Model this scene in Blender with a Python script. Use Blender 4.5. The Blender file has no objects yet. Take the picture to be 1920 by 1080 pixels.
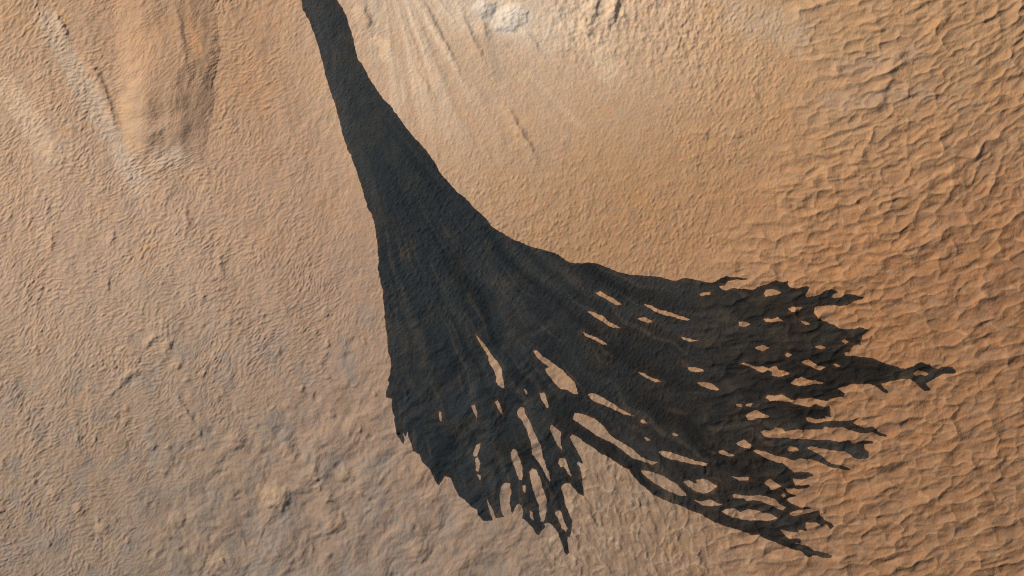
import bpy, math
import numpy as np
from mathutils import Vector

# ------------------------------------------------------------------ camera, sky, sun, exposure
scene = bpy.context.scene
MPP = 0.5                     # metres on the ground per photograph pixel (at the datum)
CAM_H = 4000.0                # camera height above the datum, metres
SUN_EL, SUN_UP = 41.0, 28.0   # sun elevation; how far its bearing lies from west towards north

cam_data = bpy.data.cameras.new("orbit_camera")
cam_data.sensor_width = 36.0
cam_data.lens = 36.0 * CAM_H / (1920 * MPP)
cam_data.clip_start = 10.0
cam_data.clip_end = 60000.0
cam = bpy.data.objects.new("orbit_camera", cam_data)
cam.location = (0, 0, CAM_H)
scene.collection.objects.link(cam)
scene.camera = cam

sx = -math.cos(math.radians(SUN_UP)) * math.cos(math.radians(SUN_EL))
sy = math.sin(math.radians(SUN_UP)) * math.cos(math.radians(SUN_EL))
sz = math.sin(math.radians(SUN_EL))
world = bpy.data.worlds.new("World")
scene.world = world
world.use_nodes = True
wn = world.node_tree
sky = wn.nodes.new("ShaderNodeTexSky")
sky.sky_type = 'NISHITA'
sky.sun_disc = False
sky.sun_elevation = math.radians(SUN_EL)
sky.sun_rotation = math.atan2(sx, sy)
sky.dust_density = 3.0
wn.links.new(sky.outputs[0], wn.nodes["Background"].inputs[0])
wn.nodes["Background"].inputs[1].default_value = 0.09

sun_data = bpy.data.lights.new("sun", 'SUN')
sun_data.energy = 4.2
sun_data.angle = math.radians(0.5)
sun_data.color = (1.0, 0.94, 0.87)
sun = bpy.data.objects.new("sun", sun_data)
sun.location = (sx * 900, sy * 900, sz * 900)
sun.rotation_euler = Vector((-sx, -sy, -sz)).to_track_quat('-Z', 'Y').to_euler()
scene.collection.objects.link(sun)

scene.view_settings.view_transform = 'Standard'
scene.view_settings.look = 'None'
scene.view_settings.gamma = 1.0
scene.view_settings.exposure = 0.35
scene.view_settings.use_curve_mapping = False
scene.cycles.use_denoising = False   # keep the grain of the ground
scene.cycles.filter_width = 1.15

# ------------------------------------------------------------------ numeric helpers
F = np.float32
rs = np.random.RandomState(7)
PERM = np.concatenate([rs.permutation(256)] * 2).astype(np.int32)
GA = rs.uniform(0, 2 * np.pi, 256)
GX, GY = np.cos(GA).astype(F), np.sin(GA).astype(F)

def perlin(x, y, seed=0):
    x = x + F(seed * 17.31); y = y + F(seed * 9.77)
    xf, yf = np.floor(x), np.floor(y)
    xi = xf.astype(np.int32) & 255; yi = yf.astype(np.int32) & 255
    x = (x - xf).astype(F); y = (y - yf).astype(F)
    xs = x * x * x * (x * (x * 6 - 15) + 10); ys = y * y * y * (y * (y * 6 - 15) + 10)
    def g(dx, dy):
        h = PERM[PERM[(xi + dx) & 255] + ((yi + dy) & 255)]
        return GX[h] * (x - dx) + GY[h] * (y - dy)
    a, b, c, d = g(0, 0), g(1, 0), g(0, 1), g(1, 1)
    top = a + xs * (b - a)
    return (top + ys * (c + xs * (d - c) - top)) * F(1.5)

def fbm(x, y, seed, octaves=3, gain=0.5):
    t, a = 0, 1.0
    for k in range(octaves):
        t = t + F(a) * perlin(x * F(2 ** k), y * F(2 ** k), seed + k * 3)
        a *= gain
    return t

def ss(a, b, x):
    t = np.clip((x - a) / (b - a), 0, 1)
    return t * t * (3 - 2 * t)

def phasor(u, v, w, lam, scale, seed, angle=0.0):
    """wave train along the scalar w with natural forks: returns phase in cycles, strength"""
    c, s = math.cos(angle), math.sin(angle)
    a = (u * F(c) - v * F(s)) / F(scale * 1.6); b = (u * F(s) + v * F(c)) / F(scale)
    n1, n2 = perlin(a, b, seed), perlin(a, b, seed + 1)
    ph = w / F(lam) + np.arctan2(n2, n1) / F(2 * np.pi)
    return ph - np.floor(ph), np.clip(np.hypot(n1, n2) * F(2.2), 0, 1)

def saw(p, crest=0.7):
    """slow rise up to the crest, quick fall after it, rounded"""
    r = np.where(p < crest, p / crest, (1 - p) / (1 - crest))
    return r * r * (3 - 2 * r)

def along(angle):
    """unit vector across crests that rise to the right by `angle` degrees in the picture plane"""
    a = math.radians(angle)
    return math.sin(a), math.cos(a)

# ------------------------------------------------------------------ survey grid (east X, north Y, metres)
STEP = 1.55 * MPP
def axis(half):
    n = int(round(half / STEP))
    core = np.arange(-n, n + 1) * STEP
    out, s, p = [], STEP, core[-1]
    while p < 16000:
        s *= 1.32; p += s; out.append(p)
    out = np.array(out)
    return np.concatenate([-out[::-1], core, out]).astype(np.float64)

gx, gy = axis(525.0), axis(312.0)
NX, NY = len(gx), len(gy)
X, Y = np.meshgrid(gx, gy)

# broad lie of the land: a slope that falls away from the spur at the top
Xc, Yc = np.clip(X, -900, 900), np.clip(Y, -700, 700)
BASE = 0.13 * Yc - 0.035 * Xc + 7.0 * np.sin(Xc / 260.0 + 0.6) * np.cos(Yc / 240.0)
BASE = BASE - 25.0
# where each ground point lies on the survey sheet (1920 x 1080 units)
K = CAM_H / MPP
u = (960 + K * X / (CAM_H - BASE)).astype(F)
v = (540 - K * Y / (CAM_H - BASE)).astype(F)
EDGE = (1 - ss(0, 900, np.maximum(np.maximum(-150 - u, u - 2070), np.maximum(-150 - v, v - 1230)))).astype(F)

# ------------------------------------------------------------------ relief
Z = np.zeros_like(u)
wu = u + 26 * perlin(u / 140, v / 140, 31) + 9 * perlin(u / 45, v / 45, 33)
wv = v + 26 * perlin(u / 140, v / 140, 35) + 9 * perlin(u / 45, v / 45, 37)

def interp_v(pts):
    p = np.array(pts, float)
    return np.interp(v, p[:, 0], p[:, 1]).astype(F)

dune_edge = interp_v([(-300, 1380), (0, 1420), (150, 1470), (300, 1420), (400, 1330), (520, 1270), (700, 1230), (880, 1300), (1080, 1260), (1400, 1200)])
DUNE = ss(-40, 170, u - dune_edge + 60 * perlin(u / 90, v / 60, 41))
LEFT = 1 - ss(660, 800, u + 0.1 * v)
MUDDY = ss(-90, 130, (v - 800) + 0.42 * (u - 380) * (u < 1150) + 60 * perlin(u / 120, v / 120, 43)) * (1 - ss(1000, 1140, u)) * ss(150, 420, u)
NET = ss(760, 880, v + 0.1 * (u - 1200)) * ss(930, 1080, u) * (1 - ss(1330, 1500, u + 0.2 * (v - 900)))
FANZ = ss(640, 760, u) * (1 - ss(1180, 1330, u)) * (1 - ss(230, 420, v))

def cells(a, b, seed):
    ia, ib = np.floor(a), np.floor(b)
    d1_ = np.full(a.shape, 9, F); d2_ = np.full(a.shape, 9, F)
    for i in (-1, 0, 1):
        for j in (-1, 0, 1):
            ci, cj = ia + i, ib + j
            h = PERM[(PERM[(ci.astype(np.int32) + seed) & 255] + cj.astype(np.int32)) & 255]
            h2 = PERM[(h + 57) & 255]
            dd = np.hypot(ci + 0.15 + 0.7 * h / 256.0 - a, cj + 0.15 + 0.7 * h2 / 256.0 - b).astype(F)
            d2_ = np.minimum(d2_, np.maximum(d1_, dd)); d1_ = np.minimum(d1_, dd)
    return d2_ - d1_, d1_
CORE_R = np.where((gy > -300) & (gy < 300))[0]; CORE_C = np.where((gx > -512) & (gx < 512))[0]
def stamp_field(n, mask, size, seed, angle, power=0.8, warp=0.0):
    """n rounded ridges dropped over the slope where mask allows; where they meet the higher one wins, so the
    seams between them are sharp.  size(rng, u, v) gives half length, half width and height"""
    rng = np.random.RandomState(seed)
    lay = np.zeros_like(u)
    ii = rng.choice(CORE_R, n); jj = rng.choice(CORE_C, n)
    ru_ = u if not warp else u + F(warp) * perlin(u / 14, v / 14, seed)
    rv_ = v if not warp else v + F(warp) * perlin(u / 14, v / 14, seed + 1)
    keep = rng.rand(n)
    for k in range(n):
        i, j = ii[k], jj[k]
        m = mask[i, j]
        if keep[k] > m: continue
        cu, cv = u[i, j], v[i, j]
        la, wb, h = size(rng, cu, cv)
        t = angle(cu, cv, rng)
        c, s_ = math.cos(t), math.sin(t)
        e = int(max(la * abs(c), wb) * 1.2 / 1.5) + 4; g = int(max(la * abs(s_), wb) * 1.2 / 1.5) + 4
        sl = np.s_[max(i - g, 0):i + g + 1, max(j - e, 0):j + e + 1]
        x, y = ru_[sl] - cu, rv_[sl] - cv
        a = (x * c - y * s_) / la
        b = (x * s_ + y * c) / wb + rng.uniform(-0.7, 0.7) * a * a
        q = 1 - a * a - b * b
        lay[sl] = np.maximum(lay[sl], h * (0.5 + 0.5 * m) * np.maximum(q, 0) ** power)
    return lay

# large dunes of the right half: stubby, scalloped ridges with a steep side turned down-slope
f = 0.16 * (u - 1400) + 0.30 * np.maximum(u - 1480, 0) ** 2 / 480 * (1 - 0.62 * ss(180, 620, v))
w = (v + f + 0.3 * (wv - v) + 4 * perlin(u / 42, v / 30, 51)).astype(F)
al = (u - 0.30 * v + 8 * perlin(u / 30, v / 30, 52)).astype(F)
grow = (0.8 + 0.35 * ss(1350, 1800, u)).astype(F)
amp_mod = 0.40 + 0.60 * ss(-0.35, 0.5, perlin(u / 110, v / 70, 53))
def dune_wave(la, lw, seed, lean):
    n = perlin(al / la, w / lw, seed)
    n = perlin(al / la, (w - F(lean) * n) / lw, seed)
    return perlin(al / la, (w - F(lean) * n) / lw, seed)
d1 = dune_wave(50.0, 17.0, 55, 6.5)
d2 = dune_wave(21.0, 10.0, 58, 3.5)
d3 = dune_wave(11.0, 6.5, 60, 1.5)
def dune_angle(cu, cv, rng):
    k = 1 - 0.62 * float(np.clip((cv - 180) / 440.0, 0, 1))
    return math.atan(0.14 + 0.62 * max(cu - 1480, 0) / 480.0 * k) + rng.normal(0, 0.16)
def dune_size(rng, cu, cv):
    t = float(np.clip((cu - 1350) / 350.0, 0, 1))
    la = rng.uniform(24, 56) * (1.3 - 0.4 * t); wb = rng.uniform(9, 15) + 4 * t * rng.rand()
    return la, wb, rng.uniform(0.6, 1.5)
def crest_size(rng, cu, cv):
    k = 0.75 + 0.5 * rng.rand() ** 2
    return rng.uniform(10, 32) * k, rng.uniform(3.8, 6.6) * k, rng.uniform(0.7, 1.55) * k
TOPRIGHT = ss(1440, 1560, u) * (1 - ss(360, 620, v))
p1 = stamp_field(2000, DUNE * (1 - 0.6 * TOPRIGHT), dune_size, 201, dune_angle, 0.7, 4.0)
p2 = stamp_field(5200, DUNE * (0.45 + 0.45 * TOPRIGHT), crest_size, 203, lambda a, b, r: dune_angle(a, b, r) + r.normal(0.03, 0.15), 1.0, 3.0)
p3 = stamp_field(6000, DUNE * 0.9, lambda r, a, b: (r.uniform(4, 9), r.uniform(2.6, 4.2), r.uniform(0.2, 0.55)), 205, lambda a, b, r: dune_angle(a, b, r) + r.normal(0.1, 0.45), 0.9, 2.0)
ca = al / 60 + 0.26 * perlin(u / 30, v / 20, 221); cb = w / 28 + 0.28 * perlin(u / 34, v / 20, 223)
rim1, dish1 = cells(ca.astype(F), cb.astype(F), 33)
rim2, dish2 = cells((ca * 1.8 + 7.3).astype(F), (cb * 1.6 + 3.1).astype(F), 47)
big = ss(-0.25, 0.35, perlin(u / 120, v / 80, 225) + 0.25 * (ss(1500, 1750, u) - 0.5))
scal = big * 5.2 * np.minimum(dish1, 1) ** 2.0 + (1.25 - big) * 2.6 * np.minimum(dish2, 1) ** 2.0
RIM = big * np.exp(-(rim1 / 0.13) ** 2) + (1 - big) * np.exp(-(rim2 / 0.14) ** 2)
ph0, st0 = phasor(u, v, w, 33, 46, 56, 0.3)
d0 = saw(ph0, 0.74) * (0.2 + 0.8 * st0) * amp_mod
Z += DUNE * (1.1 * scal + 0.7 * d0 + 0.9 * d1 * amp_mod + 0.9 * p1 * (0.55 + 0.6 * amp_mod) + 0.5 * p2 + 0.45 * p3 + 0.3 * d2 + 0.2 * d3 + 0.09 * perlin(u / 4.2, v / 4.2, 64))
# ripples that climb the dune flanks
wr = (0.94 * u - 0.34 * v + 4 * perlin(u / 24, v / 24, 65)).astype(F)
ph3, st3 = phasor(u, v, wr, 6.8, 11, 67)
Z += DUNE * 0.20 * saw(ph3, 0.6) * st3 * ss(-0.25, 0.35, perlin(u / 50, v / 36, 69))

# small ripples of the left slope: short wavy crests, two interfering trains and some grain
cx1, cy1 = along(24); cx2, cy2 = along(58)
r1, s1 = phasor(u, v, (wu * cx1 + wv * cy1).astype(F), 8.6, 9.5, 71, 0.5)
r2, s2 = phasor(u, v, (wu * cx2 + wv * cy2).astype(F), 8.0, 8.5, 74, 0.9)
mixr = ss(-0.25, 0.25, perlin(u / 60, v / 60, 77) + 0.35 * (ss(330, 650, u) - 0.35) * (v < 560))
rip = saw(r1, 0.6) * (0.25 + 0.75 * s1) * (1 - mixr) + saw(r2, 0.6) * (0.25 + 0.75 * s2) * mixr
rip = rip + 0.55 * perlin((wu * cy1 - wv * cx1) / 8.5, (wu * cx1 + wv * cy1) / 4.4, 76) + 0.35 * perlin(u / 4.4, v / 4.4, 78)
rip_amp = (0.30 + 0.16 * perlin(u / 70, v / 70, 79)) * (1 - 0.55 * ss(380, 640, u) * (1 - ss(330, 560, v)))
SPURM = ss(200, 240, u) * (1 - ss(390, 410, u)) * (1 - ss(260, 320, v))
CHAN = np.exp(-((u - np.interp(v, [-50, 40, 130, 215, 300, 350], [50, 90, 135, 185, 232, 262])) / 22) ** 2).astype(F) * (1 - ss(330, 420, v))
def ripple_angle(cu, cv, rng):
    return math.radians(34 + 22 * math.sin(cu / 47.0 + 1.3 * math.sin(cv / 61.0)) + (16 if cu > 430 and cv < 560 else 0)) + rng.normal(0, 0.25)
rst = stamp_field(21000, LEFT * (1 - 0.8 * MUDDY), lambda r, a, b: (r.uniform(4.5, 9.5), r.uniform(2.4, 3.5), r.uniform(0.2, 0.5)), 207, ripple_angle, 0.75, 2.5)
Z += LEFT * (1 - 0.80 * MUDDY) * (1 - 0.5 * SPURM) * (1 + 0.25 * CHAN) * (rip_amp * 1.6 * rip + 3.8 * rip_amp * rst)
sl1 = 0.91 * u - 0.42 * v; sl2 = 0.42 * u + 0.91 * v
Z += LEFT * 1.3 * perlin(sl1 / 62, sl2 / 260, 85)
Z += LEFT * (0.55 * fbm(u / 38, v / 52, 81, 3) + 0.24 * perlin(u / 11, v / 15, 84))

# fine pebbly grain between the streak and the dunes
cx3, cy3 = along(62)
r3, s3 = phasor(u, v, (wu * cx3 + wv * cy3).astype(F), 8.2, 10, 86, 1.0)
MID = (1 - LEFT) * (1 - 0.85 * DUNE) * (1 - 0.85 * NET) * (1 - 0.7 * MUDDY)
mst = stamp_field(15000, MID * (1 - 0.6 * FANZ) * (u < 1560), lambda r, a, b: (r.uniform(4, 8), r.uniform(2.6, 4.0), r.uniform(0.2, 0.5)), 209, lambda a, b, r: math.radians(60) + r.normal(0, 0.4), 0.9, 2.5)
Z += MID * 1.4 * mst * (1 - 0.4 * FANZ)
Z += MID * (1 - 0.55 * FANZ) * (0.14 * saw(r3, 0.6) * s3 + 0.25 * perlin((u * cy3 - v * cx3) / 10, (u * cx3 + v * cy3) / 5, 88) + 0.22 * perlin(u / 4.6, v / 4.6, 89) + 0.55 * fbm(u / 32, v / 28, 90, 2))

# soft lumps at the lower left
lu = 0.72 * u - 0.69 * v; lv = 0.69 * u + 0.72 * v
Z += MUDDY * (1.25 * fbm(lv / 30 + 0.5 * perlin(u / 60, v / 60, 92), lu / 44, 93, 3, 0.55) + 2.3 * perlin(lv / 62, lu / 90, 96) + 0.18 * perlin(u / 5, v / 6, 98))

LLK = ss(600, 860, v + 0.25 * u) * (1 - ss(700, 900, u))
Z += stamp_field(700, LLK, lambda r, a, b: (r.uniform(5, 11), r.uniform(5, 9), r.uniform(0.5, 1.5)), 211, lambda a, b, r: r.uniform(0, 3), 1.4, 4.0)
Z -= stamp_field(520, LLK, lambda r, a, b: (r.uniform(7, 14), r.uniform(6, 10), r.uniform(0.4, 1.3)), 213, lambda a, b, r: 0.9 + r.normal(0, 0.3), 1.3, 4.0)
# net of little ridges below the fan
na = (0.88 * wu - 0.47 * wv) / 24; nb = (0.47 * wu + 0.88 * wv) / 42
web, bowl = cells((na + 0.34 * perlin(u / 16, v / 16, 104)).astype(F), (nb + 0.26 * perlin(u / 18, v / 18, 106)).astype(F), 5)
WEB = np.exp(-(web / 0.10) ** 2) * (0.45 + 0.55 * ss(-0.3, 0.3, perlin(u / 40, v / 40, 108)))
Z += NET * (0.30 * np.exp(-(web / 0.16) ** 2) + 1.5 * bowl ** 2 * (0.5 + 0.5 * ss(-0.3, 0.3, perlin(u / 40, v / 40, 108))) + 0.7 * perlin(na * 1.25, nb * 0.8, 102) + 0.6 * fbm(u / 24, v / 36, 101, 3, 0.5) + 0.18 * perlin(u / 6, v / 7, 103))

nst = stamp_field(5200, NET, lambda r, a, b: (r.uniform(8, 20), r.uniform(4, 7.5), r.uniform(0.4, 1.2)), 215, lambda a, b, r: math.radians(-62) + r.normal(0, 0.25), 0.8, 4.0)
Z += NET * 1.1 * nst

# chutes that fan out below the pale outcrop
ang = np.arctan2(v + 165, u - 702); rad = np.hypot(u - 702, v + 165)
chute = perlin(ang * 11 + 0.35 * perlin(u / 60, v / 60, 105), rad / 330, 107) + 0.45 * perlin(ang * 30 + 0.3 * perlin(u / 40, v / 40, 110), rad / 200, 109)
Z += FANZ * ss(120, 210, rad) * (1.0 * chute * (0.35 + 0.65 * ss(-0.3, 0.4, perlin(u / 90, v / 90, 112))) + 0.16 * perlin(u / 5, v / 6, 111))
# rough ground along the top edge, right of the outcrop
TOPR = ss(990, 1080, u) * (1 - ss(1290, 1420, u)) * (1 - ss(40, 190, v - 0.10 * (u - 1050)))
Z += TOPR * (0.9 * fbm(u / 16, v / 22, 113, 3) + 0.5 * perlin(u / 7, v / 8, 115))

# single scarps: each falls away on the side turned from the sun
def scarp(pts, h, back=16, fall=4.5, rise=0.0):
    """h metres high, rising over `back` units before the line and falling in `fall` units after it"""
    global Z
    p = np.array(pts, float)
    m = max(back, 20) * 3
    jx = np.where((gx > (p[:, 0].min() - m - 960) * MPP * 0.94 - 20) & (gx < (p[:, 0].max() + m - 960) * MPP * 1.06 + 20))[0]
    jy = np.where((gy < (540 - p[:, 1].min() + m) * MPP * 1.06 + 20) & (gy > (540 - p[:, 1].max() - m) * MPP * 1.06 - 20))[0]
    if len(jx) == 0 or len(jy) == 0: return
    sl = np.s_[jy[0]:jy[-1] + 1, jx[0]:jx[-1] + 1]
    a, b = u[sl], v[sl]
    a = a + 3.0 * perlin(a / 11, b / 11, 121); b = b + 3.0 * perlin(a / 11, b / 11, 123)
    best = np.full(a.shape, 1e9, F); sgn = np.zeros_like(best); tt = np.zeros_like(best)
    seg = np.hypot(*np.diff(p, axis=0).T); tot = seg.sum(); acc = 0
    for k in range(len(p) - 1):
        dx, dy = (p[k + 1] - p[k]) / seg[k]
        t = np.clip((a - p[k, 0]) * dx + (b - p[k, 1]) * dy, 0, seg[k])
        ex, ey = a - p[k, 0] - t * dx, b - p[k, 1] - t * dy
        dd = np.hypot(ex, ey)
        c = dd < best
        best = np.where(c, dd, best); sgn = np.where(c, np.sign(dx * ey - dy * ex), sgn); tt = np.where(c, (acc + t) / tot, tt)
        acc += seg[k]
    taper = np.sin(np.pi * np.clip(tt, 0.04, 0.96)) ** 0.6
    d = best * sgn
    prof = np.where(d <= 0, np.exp(-(d / back) ** 2), np.exp(-(np.maximum(d, 0) / fall) ** 2))
    if rise: prof = prof + np.where(d > 0, rise * (1 - np.exp(-np.maximum(d, 0) / 7.0)) * np.exp(-(np.maximum(d, 0) / 24.0) ** 2), 0)
    Z[sl] += (h * taper * prof * EDGE[sl]).astype(F)

# left-hand pits and steps (walked so that the fall lies to the right hand of the line in the sheet)
for pts, h in [([(271, 656), (274, 648), (281, 640), (297, 630)], 2.0), ([(306, 662), (314, 650), (322, 634)], 1.7),
               ([(330, 694), (341, 679)], 1.5), ([(220, 730), (232, 714), (247, 699), (262, 696)], 2.0), ([(202, 748), (214, 732)], 1.4),
               ([(517, 668), (531, 648)], 1.4), ([(395, 680), (407, 668)], 1.2), ([(231, 799), (243, 783)], 1.3),
               ([(432, 607), (435, 590)], 1.4), ([(98, 475), (97, 437)], 1.4), ([(207, 467), (213, 433)], 1.4),
               ([(203, 553), (200, 510)], 1.2), ([(356, 434), (347, 388)], 1.2), ([(416, 518), (413, 472)], 1.3),
               ([(379, 560), (384, 548)], 1.1), ([(305, 893), (315, 880)], 1.3), ([(88, 1024), (96, 1014)], 1.3),
               ([(428, 720), (436, 700)], 1.0), ([(600, 690), (612, 668)], 0.8), ([(480, 600), (486, 575)], 0.9)]:
    scarp(pts[::-1] if False else pts, h, back=9, fall=4.0)
# grooves
for pts, h in [([(252, 584), (236, 561), (220, 538)], 0.9), ([(372, 808), (352, 774), (331, 744), (312, 716)], 1.3),
               ([(1006, 300), (994, 274), (972, 240), (952, 200)], 1.9), ([(910, 118), (880, 62), (863, 12)], 1.5),
               ([(858, 128), (828, 70), (795, 8)], 1.6), ([(1020, 108), (985, 60), (972, 44)], 1.2), ([(913, 70), (902, 30)], 1.1),
               ([(128, 72), (116, 48), (104, 14)], 1.8), ([(700, 210), (690, 185)], 0.6), ([(818, 195), (795, 150), (770, 128)], 0.9)]:
    scarp(pts, h, back=10, fall=4.0)
for pts, h in [([(224, 256), (202, 190), (180, 138), (160, 104)], 2.2), ([(354, 152), (348, 104), (336, 40), (326, -4)], 1.6), ([(334, 184), (331, 130)], 0.9),
               ([(312, 236), (298, 246), (280, 252)][::-1], 1.6), ([(316, 276), (300, 286), (284, 292)][::-1], 1.4)]:
    scarp(pts, h, back=12, fall=6)
# dune feet that can be followed one by one on the right
for pts, h in [([(1415, 356), (1473, 355), (1507, 349), (1550, 345)], 2.6), ([(1336, 488), (1360, 489), (1388, 486)], 2.2),
               ([(1466, 484), (1500, 483), (1534, 480)], 2.2), ([(1494, 426), (1526, 423)], 1.6), ([(1456, 387), (1486, 383)], 1.6),
               ([(1574, 339), (1596, 341), (1612, 335)], 2.0), ([(1637, 442), (1656, 432), (1677, 423)], 2.2),
               ([(1640, 490), (1687, 472), (1730, 454)], 3.0), ([(1608, 396), (1659, 375), (1711, 360)], 2.6),
               ([(1752, 442), (1789, 434)], 2.2), ([(1812, 436), (1847, 421)], 2.2), ([(1774, 336), (1805, 322)], 2.0),
               ([(1744, 583), (1770, 569), (1794, 559)], 2.4), ([(1840, 733), (1868, 723)], 1.8), ([(1766, 766), (1794, 765)], 1.6),
               ([(1772, 808), (1800, 801)], 1.6), ([(1876, 780), (1900, 774), (1924, 764)], 2.2),
               ([(1784, 1051), (1827, 1050), (1873, 1038), (1926, 1018)], 3.2), ([(1836, 998), (1868, 990)], 2.0),
               ([(1668, 1031), (1702, 1019)], 1.8), ([(1602, 934), (1640, 927), (1688, 923)], 2.0), ([(1826, 949), (1862, 939)], 2.0),
               ([(1732, 788), (1762, 779)], 1.6), ([(1570, 204), (1617, 202), (1660, 197)], 2.2), ([(1638, 234), (1690, 229)], 2.2),
               ([(1766, 235), (1786, 222)], 2.2), ([(1712, 278), (1754, 252)], 2.0), ([(1806, 270), (1818, 252)], 2.0), ([(1892, 276), (1916, 262)], 2.4),
               ([(1558, 146), (1578, 127)], 1.6), ([(1652, 20), (1694, 26)], 1.4), ([(1626, 1000), (1668, 992)], 1.8),
               ([(1520, 908), (1568, 880), (1590, 872)], 1.2), ([(1476, 534), (1500, 530), (1530, 521)], 1.8), ([(1560, 532), (1600, 520), (1640, 512)], 2.0),
               ([(1700, 640), (1740, 630)], 1.4), ([(1690, 700), (1716, 690)], 1.2), ([(1800, 620), (1840, 604)], 1.6), ([(1850, 520), (1890, 505)], 1.8),
               ([(1660, 116), (1700, 92)], 1.6), ([(1730, 60), (1770, 40)], 1.5), ([(1820, 110), (1856, 84)], 1.8), ([(1590, 300), (1626, 290)], 1.8),
               ([(1640, 855), (1690, 846)], 1.6), ([(1730, 885), (1790, 876)], 1.8), ([(1840, 870), (1890, 858)], 1.8), ([(1560, 1050), (1610, 1046)], 1.8),
               ([(1690, 968), (1740, 950)], 1.6), ([(1790, 700), (1830, 690)], 1.5), ([(1870, 650), (1920, 640)], 1.6)]:
    scarp(pts, h * 0.95, back=15, fall=5.0, rise=1.1)
# rugged dark-sided ledges on the top edge
for pts, h in [([(1146, 44), (1150, 22), (1158, -8)], 4.2), ([(1106, 40), (1114, 20), (1120, -6)], 3.2), ([(1100, 66), (1106, 54)], 2.2),
               ([(694, 56), (688, 36), (672, 8)], 2.4), ([(1166, 36), (1170, 22)], 1.6), ([(1412, 182), (1420, 174)], 1.6), ([(1382, 260), (1386, 248)], 1.6), ([(1318, 256), (1320, 244)], 1.3)]:
    scarp(pts, h, back=13, fall=7)

Z *= EDGE
Z = Z.astype(np.float64)

# ------------------------------------------------------------------ regional ground colour (smooth tints by place, darker towards the bottom)
def lin(c):
    c = np.array(c, float) / 255.0
    return np.where(c <= 0.04045, c / 12.92, ((c + 0.055) / 1.055) ** 2.4)
TINTS = [(60, 60, (185, 149, 119)), (330, 80, (177, 141, 111)), (60, 300, (188, 155, 128)), (500, 120, (178, 139, 108)), (300, 400, (182, 151, 126)),
         (540, 400, (173, 139, 114)), (60, 560, (178, 148, 124)), (330, 600, (169, 142, 120)), (600, 640, (161, 133, 113)), (80, 800, (164, 138, 116)),
         (300, 850, (153, 129, 110)), (520, 820, (154, 129, 110)), (100, 1000, (148, 126, 109)), (350, 1020, (142, 122, 106)), (560, 1000, (144, 123, 108)),
         (780, 980, (145, 123, 107)), (950, 1040, (142, 120, 103)), (1150, 950, (148, 122, 100)), (1250, 1040, (148, 120, 97)), (740, 100, (203, 173, 145)), (900, 20, (207, 179, 152)), (1130, 40, (205, 175, 148)), (900, 160, (189, 153, 121)),
         (840, 250, (180, 145, 117)), (1040, 110, (203, 172, 145)), (1050, 300, (170, 131, 97)), (1200, 220, (176, 136, 100)), (1250, 60, (200, 167, 137)), (1400, 40, (191, 152, 113)),
         (1350, 300, (169, 129, 95)), (1200, 420, (167, 128, 94)), (1500, 120, (183, 144, 109)), (1700, 60, (176, 134, 97)), (1860, 100, (164, 126, 92)), (1650, 240, (166, 128, 94)),
         (1850, 300, (156, 114, 83)), (1500, 420, (171, 124, 87)), (1700, 480, (159, 113, 78)), (1860, 520, (147, 104, 74)), (1650, 640, (151, 108, 76)), (1860, 760, (147, 107, 77)),
         (1650, 850, (150, 108, 76)), (1860, 980, (144, 106, 77)), (1620, 1020, (147, 108, 78)), (1430, 1040, (146, 111, 86)), (1300, 640, (164, 125, 94)), (1000, 640, (163, 129, 100)), (900, 850, (162, 133, 111))]
uc, vc = np.clip(u, 0, 1920), np.clip(v, 0, 1080)
acc = np.zeros(u.shape + (3,), F); wt = np.zeros(u.shape, F)
for a, b, c in TINTS:
    k = np.exp(-((uc - a) ** 2 + (vc - b) ** 2) / F(2 * 125.0 ** 2)) + F(1e-6)
    acc += k[..., None] * lin(c).astype(F); wt += k
tint = acc / wt[..., None]
ALB = 0.665
def blend(mask, colour):
    global tint
    tint = tint + (mask[..., None] * (lin(colour).astype(F) - tint)).astype(F)

def line_mask(pts, width, jag=6.0, scale=18):
    p = np.array(pts, float)
    a = u + jag * perlin(u / scale, v / scale, 131); b = v + jag * perlin(u / scale, v / scale, 133)
    best = np.full(u.shape, 1e9, F)
    for k in range(len(p) - 1):
        dx, dy = p[k + 1] - p[k]; L2 = dx * dx + dy * dy
        t = np.clip(((a - p[k, 0]) * dx + (b - p[k, 1]) * dy) / L2, 0, 1)
        best = np.minimum(best, np.hypot(a - p[k, 0] - t * dx, b - p[k, 1] - t * dy))
    return 1 - ss(width * 0.35, width, best)

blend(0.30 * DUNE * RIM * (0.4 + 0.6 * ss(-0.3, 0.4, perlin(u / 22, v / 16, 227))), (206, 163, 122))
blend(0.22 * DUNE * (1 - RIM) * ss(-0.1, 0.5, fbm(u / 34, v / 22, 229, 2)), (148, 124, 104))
blend(0.36 * NET * WEB, (196, 170, 145))
blend(0.5 * line_mask([(90, 40), (135, 130), (185, 215), (232, 300), (262, 350)], 30), (194, 172, 150))
blend(0.40 * line_mask([(-20, 140), (40, 200), (90, 280)], 34, 10), (216, 186, 156))
blend(0.3 * line_mask([(228, 190), (240, 240), (250, 275)], 20, 6), (208, 168, 126))
blend(0.25 * line_mask([(350, 10), (362, 60), (372, 95)], 12, 3), (206, 154, 104))
blend(0.7 * line_mask([(115, 20), (125, 48)], 6, 2), (206, 160, 112))
blend(0.45 * line_mask([(300, 300), (330, 292)], 26, 10), (200, 176, 152))
blend(0.5 * line_mask([(980, 40), (1070, 60), (1130, 85), (1142, 132)], 34, 12), (214, 186, 156))
blend(0.5 * line_mask([(740, 20), (905, 20), (1150, 10)], 60, 14), (206, 178, 150))
blend(0.62 * FANZ * ss(-0.05, 0.6, chute) * (1 - ss(220, 560, rad)), (218, 193, 167))
blend(0.5 * line_mask([(870, -10), (950, 20), (1010, 50)], 80, 16), (212, 188, 163))
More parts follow.
